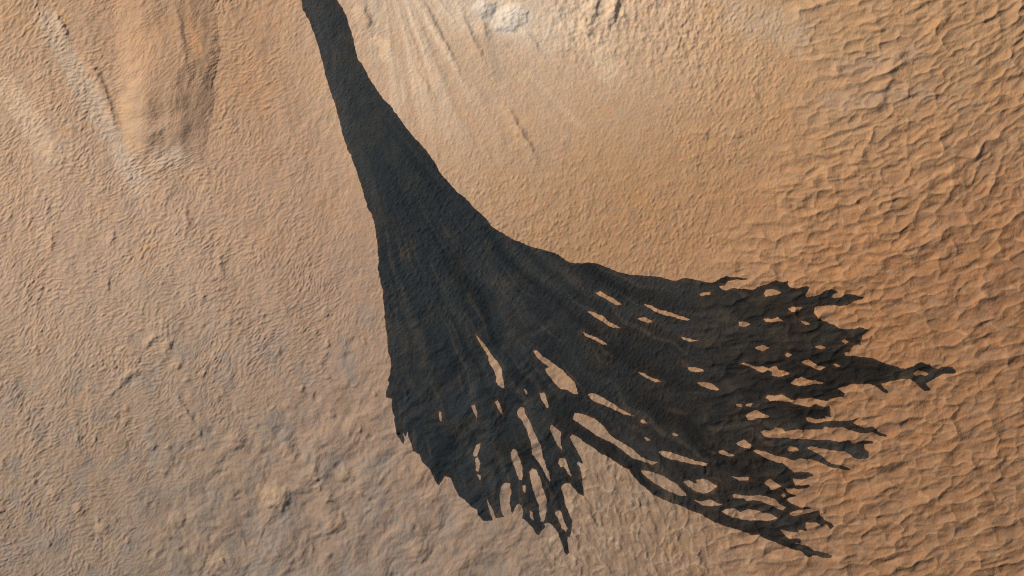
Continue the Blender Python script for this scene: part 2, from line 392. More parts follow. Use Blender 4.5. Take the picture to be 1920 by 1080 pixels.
blend(0.75 * line_mask([(948, 30), (965, 38)], 46, 8), (220, 198, 174))
blend(0.55 * line_mask([(905, 12), (912, 22)], 30, 6), (200, 182, 164))
blend(0.7 * line_mask([(706, 74), (722, 84), (722, 108)], 13, 5), (224, 190, 155))
blend(0.35 * line_mask([(800, 40), (830, 85), (856, 128)], 8, 2), (220, 192, 166))
blend(0.25 * line_mask([(965, 75), (985, 130), (1030, 175), (1092, 240)], 7, 3), (214, 180, 144))
blend(0.45 * line_mask([(915, 60), (925, 110), (935, 150)], 12, 4), (165, 142, 122))
blend(0.32 * line_mask([(1380, 30), (1440, 42), (1490, 66)], 46, 16), (186, 164, 142))
blend(0.32 * line_mask([(1590, 125), (1650, 112), (1720, 98)], 24, 12), (158, 134, 116))
blend(0.32 * line_mask([(1560, 190), (1670, 180), (1730, 172)], 22, 12), (160, 136, 118))
blend(0.40 * line_mask([(248, 716), (262, 712)], 18, 6), (150, 136, 124))
blend(0.45 * line_mask([(545, 945), (530, 990), (510, 1020)], 24, 10), (138, 126, 116))
blend(0.40 * line_mask([(695, 930), (680, 975)], 16, 8), (134, 122, 110))
blend(0.40 * line_mask([(760, 1010), (740, 1070)], 22, 10), (136, 124, 112))
blend(0.40 * line_mask([(480, 1050), (440, 1075)], 26, 10), (136, 126, 116))
LL = ss(560, 820, v + 0.25 * u) * (1 - ss(900, 1050, u)) * (1 - DUNE)
blend(0.38 * LL * ss(0.15, 0.6, fbm(u / 46, v / 70, 191, 3)), (128, 121, 114))
blend(0.2 * LL * ss(0.15, 0.6, fbm(u / 40, v / 40, 194, 3)), (166, 138, 112))
CAL = np.array([1.125, 1.178, 1.170], F)
tint *= F(ALB) * CAL

# ------------------------------------------------------------------ materials
def new_mat(name):
    m = bpy.data.materials.new(name); m.use_nodes = True
    nt = m.node_tree
    b = nt.nodes["Principled BSDF"]
    b.inputs["Roughness"].default_value = 1.0
    b.inputs["Specular IOR Level"].default_value = 0.0
    return m, nt, b

def node(nt, kind, **kw):
    n = nt.nodes.new(kind)
    for k, x in kw.items():
        if k in n.inputs: n.inputs[k].default_value = x
        else: setattr(n, k, x)
    return n

def noise_node(nt, co, scale, detail=4.0, rough=0.55):
    n = node(nt, "ShaderNodeTexNoise", Scale=scale, Detail=detail, Roughness=rough)
    nt.links.new(co, n.inputs["Vector"])
    return n

def remap(nt, src, a, b, c, d):
    n = node(nt, "ShaderNodeMapRange")
    nt.links.new(src, n.inputs[0])
    for i, x in enumerate((a, b, c, d)): n.inputs[1 + i].default_value = x
    return n.outputs[0]

def mixc(nt, mode, fac, a, b):
    n = nt.nodes.new("ShaderNodeMix"); n.data_type = 'RGBA'; n.blend_type = mode
    for s, x in ((n.inputs[0], fac), (n.inputs[6], a), (n.inputs[7], b)):
        if isinstance(x, bpy.types.NodeSocket): nt.links.new(x, s)
        else: s.default_value = x
    return n.outputs[2]

def bump(nt, b, co, scale, dist, strength):
    n = noise_node(nt, co, scale, 3.0, 0.6)
    bp = node(nt, "ShaderNodeBump", Strength=strength, Distance=dist)
    nt.links.new(n.outputs[0], bp.inputs["Height"])
    nt.links.new(bp.outputs[0], b.inputs["Normal"])

def dust_material():
    m, nt, b = new_mat("ochre_dust")
    co = node(nt, "ShaderNodeNewGeometry").outputs["Position"]
    at = node(nt, "ShaderNodeAttribute"); at.attribute_name = "dust_tint"
    c = at.outputs["Color"]
    for k, (sc, lo, hi, col) in enumerate([(0.018, 0.50, 0.68, (1.05, 0.98, 0.88, 1)), (0.022, 0.50, 0.68, (0.93, 0.97, 1.03, 1)), (0.060, 0.52, 0.72, (1.06, 0.99, 0.86, 1)), (0.085, 0.52, 0.72, (0.90, 0.96, 1.06, 1)),
                                           (0.16, 0.53, 0.70, (1.07, 0.95, 0.95, 1)), (0.19, 0.53, 0.70, (0.97, 1.02, 0.86, 1)),
                                           (0.30, 0.52, 0.72, (1.13, 0.99, 0.84, 1)), (0.34, 0.52, 0.72, (0.91, 0.97, 1.06, 1))]):
        off = node(nt, "ShaderNodeVectorMath", operation='ADD'); nt.links.new(co, off.inputs[0]); off.inputs[1].default_value = (k * 311.0, k * 173.0, 0)
        n = noise_node(nt, off.outputs[0], sc, 3.0, 0.6)
        c = mixc(nt, 'MULTIPLY', remap(nt, n.outputs[0], lo, hi, 0.0, 0.5 if sc < 0.1 else 0.7), c, col)
    grain = noise_node(nt, co, 1.1, 2.0, 0.6)
    c = mixc(nt, 'MULTIPLY', remap(nt, grain.outputs[0], 0.35, 0.65, 0.0, 0.45), c, (0.82, 0.82, 0.84, 1))
    nt.links.new(c, b.inputs["Base Color"])
    bump(nt, b, co, 0.7, 0.7, 0.6)
    return m

def streak_material():
    m, nt, b = new_mat("bared_dark_ground")
    co = node(nt, "ShaderNodeNewGeometry").outputs["Position"]
    at = node(nt, "ShaderNodeAttribute"); at.attribute_name = "dust_tint"
    c = at.outputs["Color"]
    n1 = noise_node(nt, co, 0.05, 3.0, 0.6)
    c = mixc(nt, 'MULTIPLY', remap(nt, n1.outputs[0], 0.48, 0.70, 0.0, 0.9), c, (1.45, 1.22, 1.0, 1))
    n2 = noise_node(nt, co, 0.9, 2.0, 0.6)
    c = mixc(nt, 'MULTIPLY', remap(nt, n2.outputs[0], 0.35, 0.65, 0.0, 0.8), c, (0.6, 0.62, 0.64, 1))
    nt.links.new(c, b.inputs["Base Color"])
    bump(nt, b, co, 0.7, 0.8, 0.8)
    return m

MAT_DUST = dust_material()
MAT_STREAK = streak_material()

# ------------------------------------------------------------------ mesh building
def make_mesh(name, verts, loops, sizes, colours, mat, smooth=True):
    me = bpy.data.meshes.new(name)
    me.vertices.add(len(verts)); me.vertices.foreach_set("co", np.ascontiguousarray(verts, F).ravel())
    me.loops.add(len(loops)); me.loops.foreach_set("vertex_index", np.ascontiguousarray(loops, np.int32))
    me.polygons.add(len(sizes))
    starts = np.concatenate([[0], np.cumsum(sizes)[:-1]]).astype(np.int32)
    me.polygons.foreach_set("loop_start", starts)
    me.polygons.foreach_set("use_smooth", np.full(len(sizes), smooth))
    me.update(calc_edges=True)
    at = me.attributes.new("dust_tint", 'FLOAT_COLOR', 'POINT')
    c4 = np.ones((len(verts), 4), F); c4[:, :3] = colours
    at.data.foreach_set("color", c4.ravel())
    me.materials.append(mat)
    return me

def link(name, me, parent=None, **props):
    o = bpy.data.objects.new(name, me)
    scene.collection.objects.link(o)
    o.parent = parent
    for k, x in props.items(): o[k] = x
    return o

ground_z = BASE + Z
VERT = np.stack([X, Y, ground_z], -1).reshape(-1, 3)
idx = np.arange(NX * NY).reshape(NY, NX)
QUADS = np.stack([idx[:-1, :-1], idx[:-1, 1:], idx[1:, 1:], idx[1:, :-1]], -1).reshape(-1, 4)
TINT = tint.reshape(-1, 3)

def sheet(name, sel, **props):
    q = QUADS[sel]
    used = np.zeros(NX * NY, bool); used[q.ravel()] = True
    new = np.cumsum(used) - 1
    me = make_mesh(name, VERT[used], new[q].ravel(), np.full(len(q), 4), TINT[used], MAT_DUST)
    return link(name, me, **props)

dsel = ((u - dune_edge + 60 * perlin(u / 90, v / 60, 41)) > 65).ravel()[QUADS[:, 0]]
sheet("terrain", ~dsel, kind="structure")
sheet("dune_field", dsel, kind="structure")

def clip_patch(name, sdf, lift, colours, mat, skirt=0.4, zmod=None):
    """the part of the ground sheet where sdf < 0, cut cleanly along the zero line, with a lip round its rim"""
    s = sdf.ravel().astype(np.float64)
    s = np.where(np.abs(s) < 1e-4, 1e-4, s)
    neg = sdf < 0
    rr = np.where(neg.any(1))[0]; cc = np.where(neg.any(0))[0]
    blk = idx[max(rr[0] - 1, 0):rr[-1] + 2, max(cc[0] - 1, 0):cc[-1] + 2]
    q = np.stack([blk[:-1, :-1], blk[:-1, 1:], blk[1:, 1:], blk[1:, :-1]], -1).reshape(-1, 4)
    q = q[(s[q] < 0).any(1)]
    tri = np.concatenate([q[:, [0, 1, 2]], q[:, [0, 2, 3]]])
    ins = s[tri] < 0
    cnt = ins.sum(1)
    full = tri[cnt == 3]
    base_v = VERT
    if zmod is not None:
        base_v = VERT.copy(); base_v[:, 2] += zmod.ravel()
    def rot(t, i, want):
        k = np.argmax(i == want, axis=1)
        r = (np.arange(3)[None] + k[:, None]) % 3
        return np.take_along_axis(t, r, 1)
    one = rot(tri[cnt == 1], ins[cnt == 1], True)      # a inside, b c outside
    two = rot(tri[cnt == 2], ins[cnt == 2], False)     # a outside, b c inside
    e1, e2 = one[:, [0, 1]], one[:, [0, 2]]
    e3, e4 = two[:, [0, 1]], two[:, [0, 2]]
    ed = np.sort(np.concatenate([e1, e2, e3, e4]), axis=1)
    ue, inv = np.unique(ed, axis=0, return_inverse=True)
    inv = inv.ravel()
    t = (s[ue[:, 0]] / (s[ue[:, 0]] - s[ue[:, 1]]))[:, None]
    ev = base_v[ue[:, 0]] * (1 - t) + base_v[ue[:, 1]] * t
    ec = colours[ue[:, 0]] * (1 - t) + colours[ue[:, 1]] * t
    n1, n2 = len(one), len(two)
    i1, i2, i3, i4 = inv[:n1], inv[n1:2 * n1], inv[2 * n1:2 * n1 + n2], inv[2 * n1 + n2:]
    used = np.zeros(NX * NY, bool)
    for arr in (full, one[:, :1], two[:, 1:]): used[arr.ravel()] = True
    new = np.cumsum(used) - 1; nb = int(used.sum())
    ne = len(ev)
    verts = np.concatenate([base_v[used], ev, ev, ev - [0, 0, skirt]])
    verts[:, 2] += lift
    cols = np.concatenate([colours[used], ec, ec, ec])
    tris = np.concatenate([new[full], np.stack([new[one[:, 0]], nb + i1, nb + i2], 1)])
    qd = np.stack([nb + i3, new[two[:, 1]], new[two[:, 2]], nb + i4], 1)
    seg = np.concatenate([np.stack([i2, i1], 1), np.stack([i3, i4], 1)])
    sk = np.stack([nb + ne + seg[:, 0], nb + ne + seg[:, 1], nb + 2 * ne + seg[:, 1], nb + 2 * ne + seg[:, 0]], 1)
    loops = np.concatenate([tris.ravel(), qd.ravel(), sk.ravel()])
    sizes = np.concatenate([np.full(len(tris), 3), np.full(len(qd), 4), np.full(len(sk), 4)])
    return make_mesh(name, verts, loops, sizes, cols, mat)

# ------------------------------------------------------------------ the dark slope streak
def T(x0, y0, *pts):
    return [(x0 + a / 5.0, y0 + b / 5.0) for a, b in pts]
A, B, C, D, E = (540, 0), (600, 200), (680, 400), (700, 580), (700, 740)
Ff, G, Hh, I, J, Kk = (860, 840), (940, 620), (980, 740), (1160, 780), (1400, 760), (1320, 860)
L, M, N, O, P, Q = (1360, 620), (1560, 580), (1360, 480), (1100, 480), (1120, 620), (900, 400)
OUTLINE = (
    T(*A, (60, -300), (110, -60), (120, 0), (138, 100), (190, 180), (225, 270), (265, 380), (295, 470), (320, 580), (345, 680), (375, 800), (410, 900), (440, 990), (468, 1080))
    + T(*B, (168, 80), (200, 220), (235, 340), (270, 430), (325, 560), (365, 680), (410, 820), (440, 950), (480, 1000))
    + T(*C, (100, 70), (120, 180), (138, 320), (150, 450), (140, 510), (160, 620), (185, 720), (200, 860), (205, 960))
    + T(*D, (100, 60), (112, 160), (128, 270), (135, 380), (160, 460), (163, 560), (150, 620), (130, 665), (148, 690), (115, 775), (120, 825), (170, 838), (172, 930), (192, 990), (198, 1060))
    + T(*E, (200, 260), (212, 370), (245, 410), (262, 450), (285, 480), (292, 425), (272, 362), (300, 405), (320, 345), (335, 420), (355, 460), (370, 530), (430, 565), (460, 640), (540, 710), (570, 800), (610, 860), (640, 820), (675, 765), (725, 790), (760, 870))
    + T(*Ff, (0, 455), (60, 490), (120, 555), (170, 575), (180, 630), (225, 680), (325, 682), (340, 660), (395, 655), (425, 640), (395, 590), (390, 500), (385, 440), (400, 360), (430, 330), (480, 330), (490, 400), (475, 520), (490, 600), (510, 620), (520, 580), (545, 535), (570, 525), (600, 580), (600, 630), (590, 660), (640, 690), (690, 750), (720, 800), (750, 825), (780, 780), (815, 740), (805, 710), (840, 700), (880, 730), (930, 800), (965, 890), (990, 980), (1015, 1010), (1035, 980), (1025, 880), (1020, 825), (1050, 850), (1060, 740), (1070, 690), (1030, 590), (995, 520), (985, 440), (960, 370), (990, 335), (1040, 335), (1090, 390), (1140, 440), (1175, 460), (1170, 370), (1155, 240), (1135, 175), (1105, 150), (1120, 130), (1180, 155))
    + T(*Hh, (520, 540), (480, 470), (445, 395), (470, 375), (520, 400), (560, 445), (640, 485), (740, 560), (820, 590), (910, 665), (990, 700), (1040, 765), (1090, 830), (1200, 920))
    + T(*I, (330, 740), (400, 775), (490, 815), (580, 840), (680, 890), (780, 930))
    + T(*Kk, (90, 590), (190, 630), (280, 660), (380, 690), (440, 715), (510, 710), (560, 745), (650, 780), (750, 820), (840, 855), (910, 870), (960, 910), (990, 925), (1020, 905), (1100, 930), (1190, 935), (1205, 910), (1180, 895), (1100, 870), (1030, 855), (980, 820), (940, 805), (845, 795), (910, 785), (905, 745), (800, 745), (765, 730), (720, 665), (790, 680), (885, 700), (890, 665), (950, 685), (970, 665), (945, 640), (950, 598), (1050, 598), (1100, 640), (1145, 615), (1185, 660), (1220, 640), (1190, 600), (1130, 570), (1110, 540), (1088, 535), (1085, 480), (1030, 490), (960, 510), (870, 530), (810, 530), (800, 510), (850, 490), (940, 475), (1010, 470), (1000, 455), (900, 450), (820, 420), (775, 385), (800, 365), (850, 355), (870, 338), (820, 325), (780, 305), (755, 270), (800, 280), (880, 287), (960, 275), (990, 260), (990, 240), (930, 245), (850, 250), (845, 215), (830, 185), (880, 195), (960, 190), (1010, 165), (1030, 145), (980, 125), (920, 118), (860, 125), (825, 115))
    + T(*J, (400, 590), (340, 545), (290, 530), (220, 510), (150, 480), (105, 450), (65, 430), (80, 420), (170, 430), (260, 470), (330, 485), (410, 510), (450, 520), (500, 500), (580, 505), (650, 520), (720, 550), (760, 575), (860, 595), (960, 612), (975, 600), (920, 570), (820, 550), (760, 525), (720, 480), (640, 440), (570, 400), (600, 385), (660, 390), (720, 410), (810, 425), (900, 430), (950, 450), (990, 490), (1050, 510), (1145, 490), (1150, 440), (1110, 410), (1100, 365), (1190, 355), (1180, 335), (1090, 325), (1010, 355), (950, 325), (860, 340), (740, 320), (620, 320), (480, 310), (350, 300), (230, 305), (160, 285), (130, 245), (160, 235), (230, 230), (270, 210), (330, 215), (360, 240), (450, 232), (560, 230), (700, 228), (735, 200), (780, 210), (900, 205), (960, 235), (1060, 255), (1120, 260), (1180, 255), (1230, 280), (1300, 298), (1330, 288), (1290, 265), (1230, 245), (1190, 200), (1160, 192), (1110, 210), (1030, 185), (1000, 160), (1065, 115), (1010, 125), (960, 140), (880, 145), (800, 140), (720, 155), (640, 165), (580, 155), (560, 120), (590, 112), (640, 130), (700, 125), (750, 130), (735, 105), (790, 115))
    + T(*L, (985, 770), (980, 700), (920, 710), (850, 685), (780, 712), (700, 700), (630, 680), (590, 665), (500, 655), (420, 655), (380, 630), (395, 608), (450, 612), (530, 600), (590, 630), (610, 655), (680, 640), (750, 640), (800, 630), (850, 640), (900, 655), (960, 660), (1010, 630), (1110, 625), (1125, 590), (1080, 560), (1050, 545), (1110, 525), (1200, 505), (1330, 503))
    + T(*M, (390, 715), (430, 740), (490, 780), (525, 785), (535, 770), (490, 735), (460, 700), (540, 680), (640, 655), (720, 655), (780, 690), (830, 745), (870, 765), (925, 762), (920, 740), (875, 690), (960, 655), (1010, 625), (1080, 600), (1150, 605), (1172, 585), (1145, 560), (1130, 535), (1085, 538), (1030, 532), (990, 555), (930, 540), (915, 510), (880, 510), (835, 488), (800, 500), (770, 525), (690, 555), (640, 545), (580, 525), (500, 505), (430, 475), (380, 455), (320, 445), (220, 435), (120, 430), (115, 405), (160, 400), (200, 340), (240, 335), (280, 342), (265, 305), (290, 250), (320, 210), (355, 195), (320, 180), (265, 170), (200, 180), (130, 190))
    + T(*N, (1060, 675), (1030, 650), (960, 620), (880, 590), (830, 535), (835, 490), (860, 475), (930, 468), (1010, 460), (1060, 470), (1140, 465), (1200, 430), (1290, 400), (1310, 382), (1250, 375), (1190, 350), (1130, 355), (1090, 380), (1030, 395), (990, 380), (1010, 360), (1055, 350), (1040, 325), (1000, 312), (940, 318), (890, 350), (850, 370), (770, 385), (745, 370), (775, 330), (790, 290), (760, 278), (730, 285), (680, 305), (600, 295), (580, 270), (600, 225), (560, 240), (500, 235), (470, 225), (430, 240), (390, 262), (310, 280), (270, 315), (180, 305), (70, 300))
    + T(*O, (1300, 320), (1270, 315), (1240, 290), (1290, 280), (1320, 240))
    + T(*N, (90, 225), (200, 222), (215, 212), (180, 205), (60, 195), (0, 188))
    + T(*O, (1250, 210), (1180, 250), (1090, 235), (1000, 215), (900, 208), (830, 228), (780, 222), (720, 200), (640, 190), (500, 180), (400, 172), (300, 150), (220, 115), (130, 80), (60, 65))
    + T(*Q, (1000, 460), (940, 468), (860, 462), (790, 430), (735, 385), (660, 355), (580, 335), (500, 320), (420, 280), (360, 262), (270, 215), (180, 165), (110, 120), (70, 60), (10, 0))
    + T(*B, (1420, 920), (1370, 860), (1280, 790), (1180, 680), (1120, 610), (1090, 545), (1030, 450), (960, 365), (900, 310), (820, 210), (750, 110), (690, 30))
    + T(*A, (960, 990), (890, 920), (820, 820), (760, 730), (700, 610), (655, 550), (640, 470), (615, 370), (585, 270), (550, 160), (515, 80), (480, 30), (460, 0), (450, -60), (380, -300)))
HOLES = [
    T(*O, (85, 345), (130, 332), (200, 375), (270, 410), (330, 455), (280, 460), (230, 430), (140, 380)),
    T(*Q, (1000, 918), (1060, 925), (1140, 960), (1200, 1010), (1260, 1045), (1310, 1075), (1240, 1070), (1160, 1025), (1070, 965)),
    T(*G, (765, 10), (830, 45), (900, 70), (990, 130), (950, 128), (870, 84), (790, 45)),
    T(*O, (535, 455), (610, 465), (680, 505), (780, 530), (880, 562), (975, 598), (930, 603), (800, 568), (700, 543), (635, 518), (600, 488)),
    T(*O, (480, 585), (540, 573), (620, 612), (570, 622), (510, 602)),
    T(*O, (1060, 360), (1100, 346), (1158, 343), (1150, 362), (1070, 374)),
    T(*O, (880, 758), (930, 768), (1040, 792), (970, 800), (910, 784)),
    T(*P, (838, 340), (880, 345), (950, 350), (995, 375), (960, 390), (870, 378)),
    T(*P, (935, 486), (1060, 488), (1100, 520), (1145, 555), (1060, 552), (990, 522)),
    T(*P, (380, 386), (430, 403), (500, 438), (595, 472), (540, 480), (460, 442)),
    T(*G, (298, 188), (330, 183), (380, 235), (450, 285), (520, 330), (600, 400), (680, 480), (720, 590), (680, 590), (620, 555), (560, 545), (500, 490), (440, 410), (410, 365), (450, 345), (380, 290), (330, 240)),
    T(*G, (810, 600), (840, 585), (890, 600), (960, 635), (1040, 680), (1120, 738), (1240, 798), (1160, 783), (1050, 732), (970, 700), (860, 655)),
    T(*Hh, (470, 235), (490, 175), (540, 178), (620, 205), (700, 245), (760, 300), (800, 360), (870, 420), (940, 455), (1040, 520), (1110, 590), (1200, 618), (1265, 638), (1210, 652), (1130, 622), (1030, 590), (960, 540), (890, 480), (800, 430), (680, 375), (580, 300), (520, 255)),
    T(*G, (150, 750), (180, 715), (205, 725)) + T(*Hh, (10, 125), (30, 190), (80, 290), (130, 400), (170, 480), (190, 600), (220, 670), (250, 760), (255, 820), (230, 780), (190, 690), (140, 620), (95, 560), (75, 440), (40, 330), (0, 250)) + T(*G, (160, 810)),
    T(*G, (360, 590), (395, 580), (420, 620), (440, 725), (415, 715), (385, 650)),
    T(*Hh, (255, 320), (270, 280), (300, 300), (355, 355), (358, 470), (370, 520), (330, 480), (300, 420)),
    T(*Hh, (335, 640), (350, 600), (390, 600), (420, 660), (460, 775), (430, 745), (390, 670), (355, 675)),
    T(*Ff, (665, 220), (690, 190), (730, 210), (770, 310), (800, 420), (825, 480), (820, 600), (800, 690), (775, 690), (755, 610), (755, 540), (710, 430), (680, 320)),
    T(*Ff, (490, 50), (510, 5), (545, 30), (570, 110), (600, 190), (595, 300), (570, 300), (540, 230), (510, 140)),
    T(*Ff, (668, 580), (692, 610), (702, 680), (670, 650)),
    T(*Ff, (905, 610), (930, 585), (960, 600), (985, 690), (1015, 750), (1000, 790), (960, 730), (935, 660)),
    T(*E, (940, 540), (960, 480), (1000, 460), (990, 520), (965, 575), (940, 575)),
    T(*E, (960, 600), (980, 580), (1000, 640), (985, 720), (960, 710)),
    T(*E, (978, 750), (1008, 760), (1000, 805)),
    T(*D, (968, 243), (1040, 333), (1110, 430), (1160, 490), (1200, 560), (1215, 660), (1225, 740), (1190, 725), (1145, 680), (1160, 640), (1130, 560), (1090, 500), (1075, 440), (1025, 358), (990, 300)),
    T(*D, (1140, 870), (1165, 853), (1195, 920), (1215, 987), (1180, 940)),
    T(*D, (922, 908), (952, 898), (968, 960), (972, 1010), (943, 975)),
    T(*D, (613, 950), (634, 960), (640, 1060), (618, 1030)),
    T(*G, (205, 540), (235, 560), (250, 600), (220, 582)),
    T(*E, (1393, 853), (1422, 850), (1422, 912), (1398, 890)),
    T(*Ff, (263, 472), (298, 545), (347, 655), (322, 668), (280, 565)),
    T(*I, (375, 340), (400, 325), (500, 345), (600, 380), (720, 425), (830, 443), (820, 460), (760, 460), (620, 435), (540, 410), (430, 385)),
    T(*I, (210, 515), (240, 508), (330, 535), (430, 570), (520, 620), (580, 680), (635, 740), (590, 750), (500, 715), (420, 680), (330, 625), (260, 570)),
    T(*I, (610, 620), (650, 600), (710, 635), (740, 630), (720, 600), (780, 590), (840, 605), (920, 660), (870, 700), (790, 725), (720, 705), (650, 655)),
    T(*I, (710, 793), (780, 800), (870, 785), (920, 815), (975, 830), (890, 842), (800, 840), (760, 820)),
    T(*I, (935, 325), (970, 318), (1080, 365), (1060, 378), (980, 360), (940, 345)),
    T(*I, (1105, 255), (1130, 240), (1180, 225), (1245, 270), (1230, 300), (1180, 300), (1140, 275)),
    T(*I, (1060, 568), (1130, 574), (1222, 578), (1215, 600), (1130, 600)),
    T(*I, (200, 43), (230, 36), (268, 66), (215, 66)),
    T(*I, (243, 203), (265, 196), (298, 226), (265, 228)),
    T(*I, (495, 175), (520, 157), (558, 180), (530, 190)),
    T(*Kk, (170, 490), (210, 470), (280, 470), (340, 500), (400, 478), (480, 478), (560, 510), (630, 520), (690, 555), (630, 575), (500, 578), (380, 570), (270, 545), (200, 520)),
    T(*Kk, (260, 350), (280, 330), (360, 345), (440, 345), (520, 345), (600, 360), (680, 390), (700, 425), (765, 460), (740, 485), (690, 470), (640, 435), (540, 400), (480, 385), (400, 392), (370, 370), (290, 370)),
    T(*Kk, (565, 225), (610, 195), (650, 205), (725, 262), (690, 275), (630, 290), (600, 255)),
    T(*Kk, (723, 345), (745, 327), (762, 355), (740, 367)),
    T(*J, (380, 405), (410, 385), (460, 390), (495, 415), (440, 432), (400, 430)),
    T(*L, (190, 795), (240, 765), (290, 742), (340, 770), (410, 805), (390, 818), (310, 815), (230, 838), (205, 830)),
    T(*L, (150, 308), (180, 303), (280, 340), (350, 335), (400, 355), (430, 340), (470, 335), (490, 365), (550, 380), (610, 400), (560, 415), (500, 435), (430, 415), (440, 385), (400, 370), (360, 388), (310, 375), (250, 345)),
    T(*L, (710, 290), (780, 270), (820, 300), (860, 325), (935, 345), (880, 368), (800, 335), (740, 310)),
    T(*L, (615, 490), (650, 455), (710, 437), (770, 460), (850, 473), (920, 488), (860, 495), (790, 500), (740, 512), (660, 512)),
    T(*L, (280, 155), (350, 138), (415, 160), (350, 190), (300, 170)),
    T(*L, (838, 153), (880, 138), (935, 157), (880, 172)),
    T(*L, (555, 225), (580, 205), (620, 225), (585, 250)),
    T(*L, (1083, 90), (1110, 80), (1162, 108), (1120, 117)),
    T(*L, (1008, 308), (1040, 312), (1082, 333), (1040, 337)),
    T(*L, (100, 693), (155, 687), (157, 707), (110, 712)),
    T(*L, (190, 693), (257, 683), (240, 707), (200, 707)),
    T(*N, (360, 355), (385, 320), (430, 308), (530, 345), (480, 362), (430, 370), (375, 378)),
    T(*N, (588, 495), (620, 483), (720, 485), (670, 517), (625, 523)),
    T(*N, (360, 588), (440, 590), (490, 576), (545, 612), (450, 617), (375, 614)),
    T(*N, (125, 613), (190, 615), (235, 645), (190, 660), (130, 650)),
    T(*N, (703, 610), (750, 613), (797, 640), (750, 647)),
    T(*M, (758, 595), (800, 576), (905, 600), (880, 622), (830, 607), (800, 620), (768, 612))]

def streak_field():
    r0, r1 = np.searchsorted(gy, [-300, 345]); c0, c1 = np.searchsorted(gx, [-260, 455])
    uu = u[r0:r1, c0:c1] + 0.9 * perlin(u[r0:r1, c0:c1] / 5, v[r0:r1, c0:c1] / 5, 141) + 1.2 * perlin(u[r0:r1, c0:c1] / 13, v[r0:r1, c0:c1] / 13, 143)
    vv = v[r0:r1, c0:c1] + 0.9 * perlin(u[r0:r1, c0:c1] / 5, v[r0:r1, c0:c1] / 5, 145) + 1.2 * perlin(u[r0:r1, c0:c1] / 13, v[r0:r1, c0:c1] / 13, 147)
    dist = np.full(uu.shape, 14.0); inside = np.zeros(uu.shape, bool)
    for poly in [OUTLINE] + HOLES:
        p = np.array(poly, float)
        for k in range(len(p)):
            a, b = p[k], p[(k + 1) % len(p)]
            rows = np.where((vv.min(1) <= max(a[1], b[1]) + 14) & (vv.max(1) >= min(a[1], b[1]) - 14))[0]
            if len(rows) == 0: continue
            rs_, re_ = rows[0], rows[-1] + 1
            U, V = uu[rs_:re_], vv[rs_:re_]
            if a[1] != b[1]:
                cross = ((a[1] > V) != (b[1] > V)) & (U < (b[0] - a[0]) * (V - a[1]) / (b[1] - a[1]) + a[0])
                inside[rs_:re_] ^= cross
            cm = np.where((uu.min(0) <= max(a[0], b[0]) + 14) & (uu.max(0) >= min(a[0], b[0]) - 14))[0]
            if len(cm) == 0: continue
            sl = np.s_[rs_:re_, cm[0]:cm[-1] + 1]
            U, V = uu[sl], vv[sl]
            dx, dy = b - a; L2 = dx * dx + dy * dy + 1e-9
            t = np.clip(((U - a[0]) * dx + (V - a[1]) * dy) / L2, 0, 1)
            dist[sl] = np.minimum(dist[sl], np.hypot(U - a[0] - t * dx, V - a[1] - t * dy))
    s = np.full(u.shape, 14.0)
    s[r0:r1, c0:c1] = np.where(inside, -dist, dist)
    return s

SDF = streak_field() + 0.4
# what the avalanche bared: blue-grey ground, browner towards the right, with faint runnels down the flow
su, sv = u - 640, v - 120
flow = np.arctan2(sv + 0.0007 * np.maximum(su - 250, 0) ** 2, su)
flow = flow + 0.02 * perlin(u / 70, v / 70, 150)
run = perlin(flow * 26 + 0.5 * perlin(u / 90, v / 90, 151), np.hypot(su, sv) / 300, 153)
run2 = perlin(flow * 60, np.hypot(su, sv) / 170, 155)
right = ss(820, 1500, u)
def mix3(a, b, m): return lin(a).astype(F) * (1 - m[..., None]) + lin(b).astype(F) * m[..., None]
scol = mix3((47, 52, 54), (50, 47, 43), right)
scol = scol + (ss(0.1, 0.7, run) * 0.5 * ss(330, 520, v))[..., None] * (lin((68, 67, 64)).astype(F) - scol)
scol = scol + (ss(0.25, 0.75, run2) * 0.5 * ss(330, 520, v))[..., None] * (lin((78, 72, 64)).astype(F) - scol)
scol = scol - (0.45 * ss(0.05, 0.6, -run))[..., None] * scol * 0.6
run3 = perlin(flow * 120, np.hypot(su, sv) / 90, 159)
scol = scol + (ss(0.45, 0.85, run3) * 0.3 * ss(560, 700, v))[..., None] * (lin((100, 82, 64)).astype(F) - scol)
upper = 1 - ss(120, 420, v)
scol = scol + (0.6 * upper)[..., None] * (lin((66, 68, 67)).astype(F) - scol)
edge_l = np.interp(v, [0, 100, 200, 300, 400, 480], [566, 602, 630, 664, 697, 705]).astype(F)
band = (1 - ss(10, 46, u - edge_l)) * (1 - ss(330, 470, v))
scol = scol + (0.5 * band)[..., None] * (lin((76, 76, 73)).astype(F) - scol)
fringe = np.exp(np.minimum(SDF, 0) / 3.2).astype(F) * (0.2 + 0.6 * ss(-0.2, 0.4, perlin(u / 30, v / 30, 157)))
scol = scol + (0.55 * fringe)[..., None] * (lin((98, 74, 54)).astype(F) - scol)
scol = scol * F(0.72)
link("slope_streak", clip_patch("slope_streak", SDF, 0.06, scol.reshape(-1, 3), MAT_STREAK),
     label="long dark charcoal slope streak that fans out into fingers over the tan dust", category="slope streak")

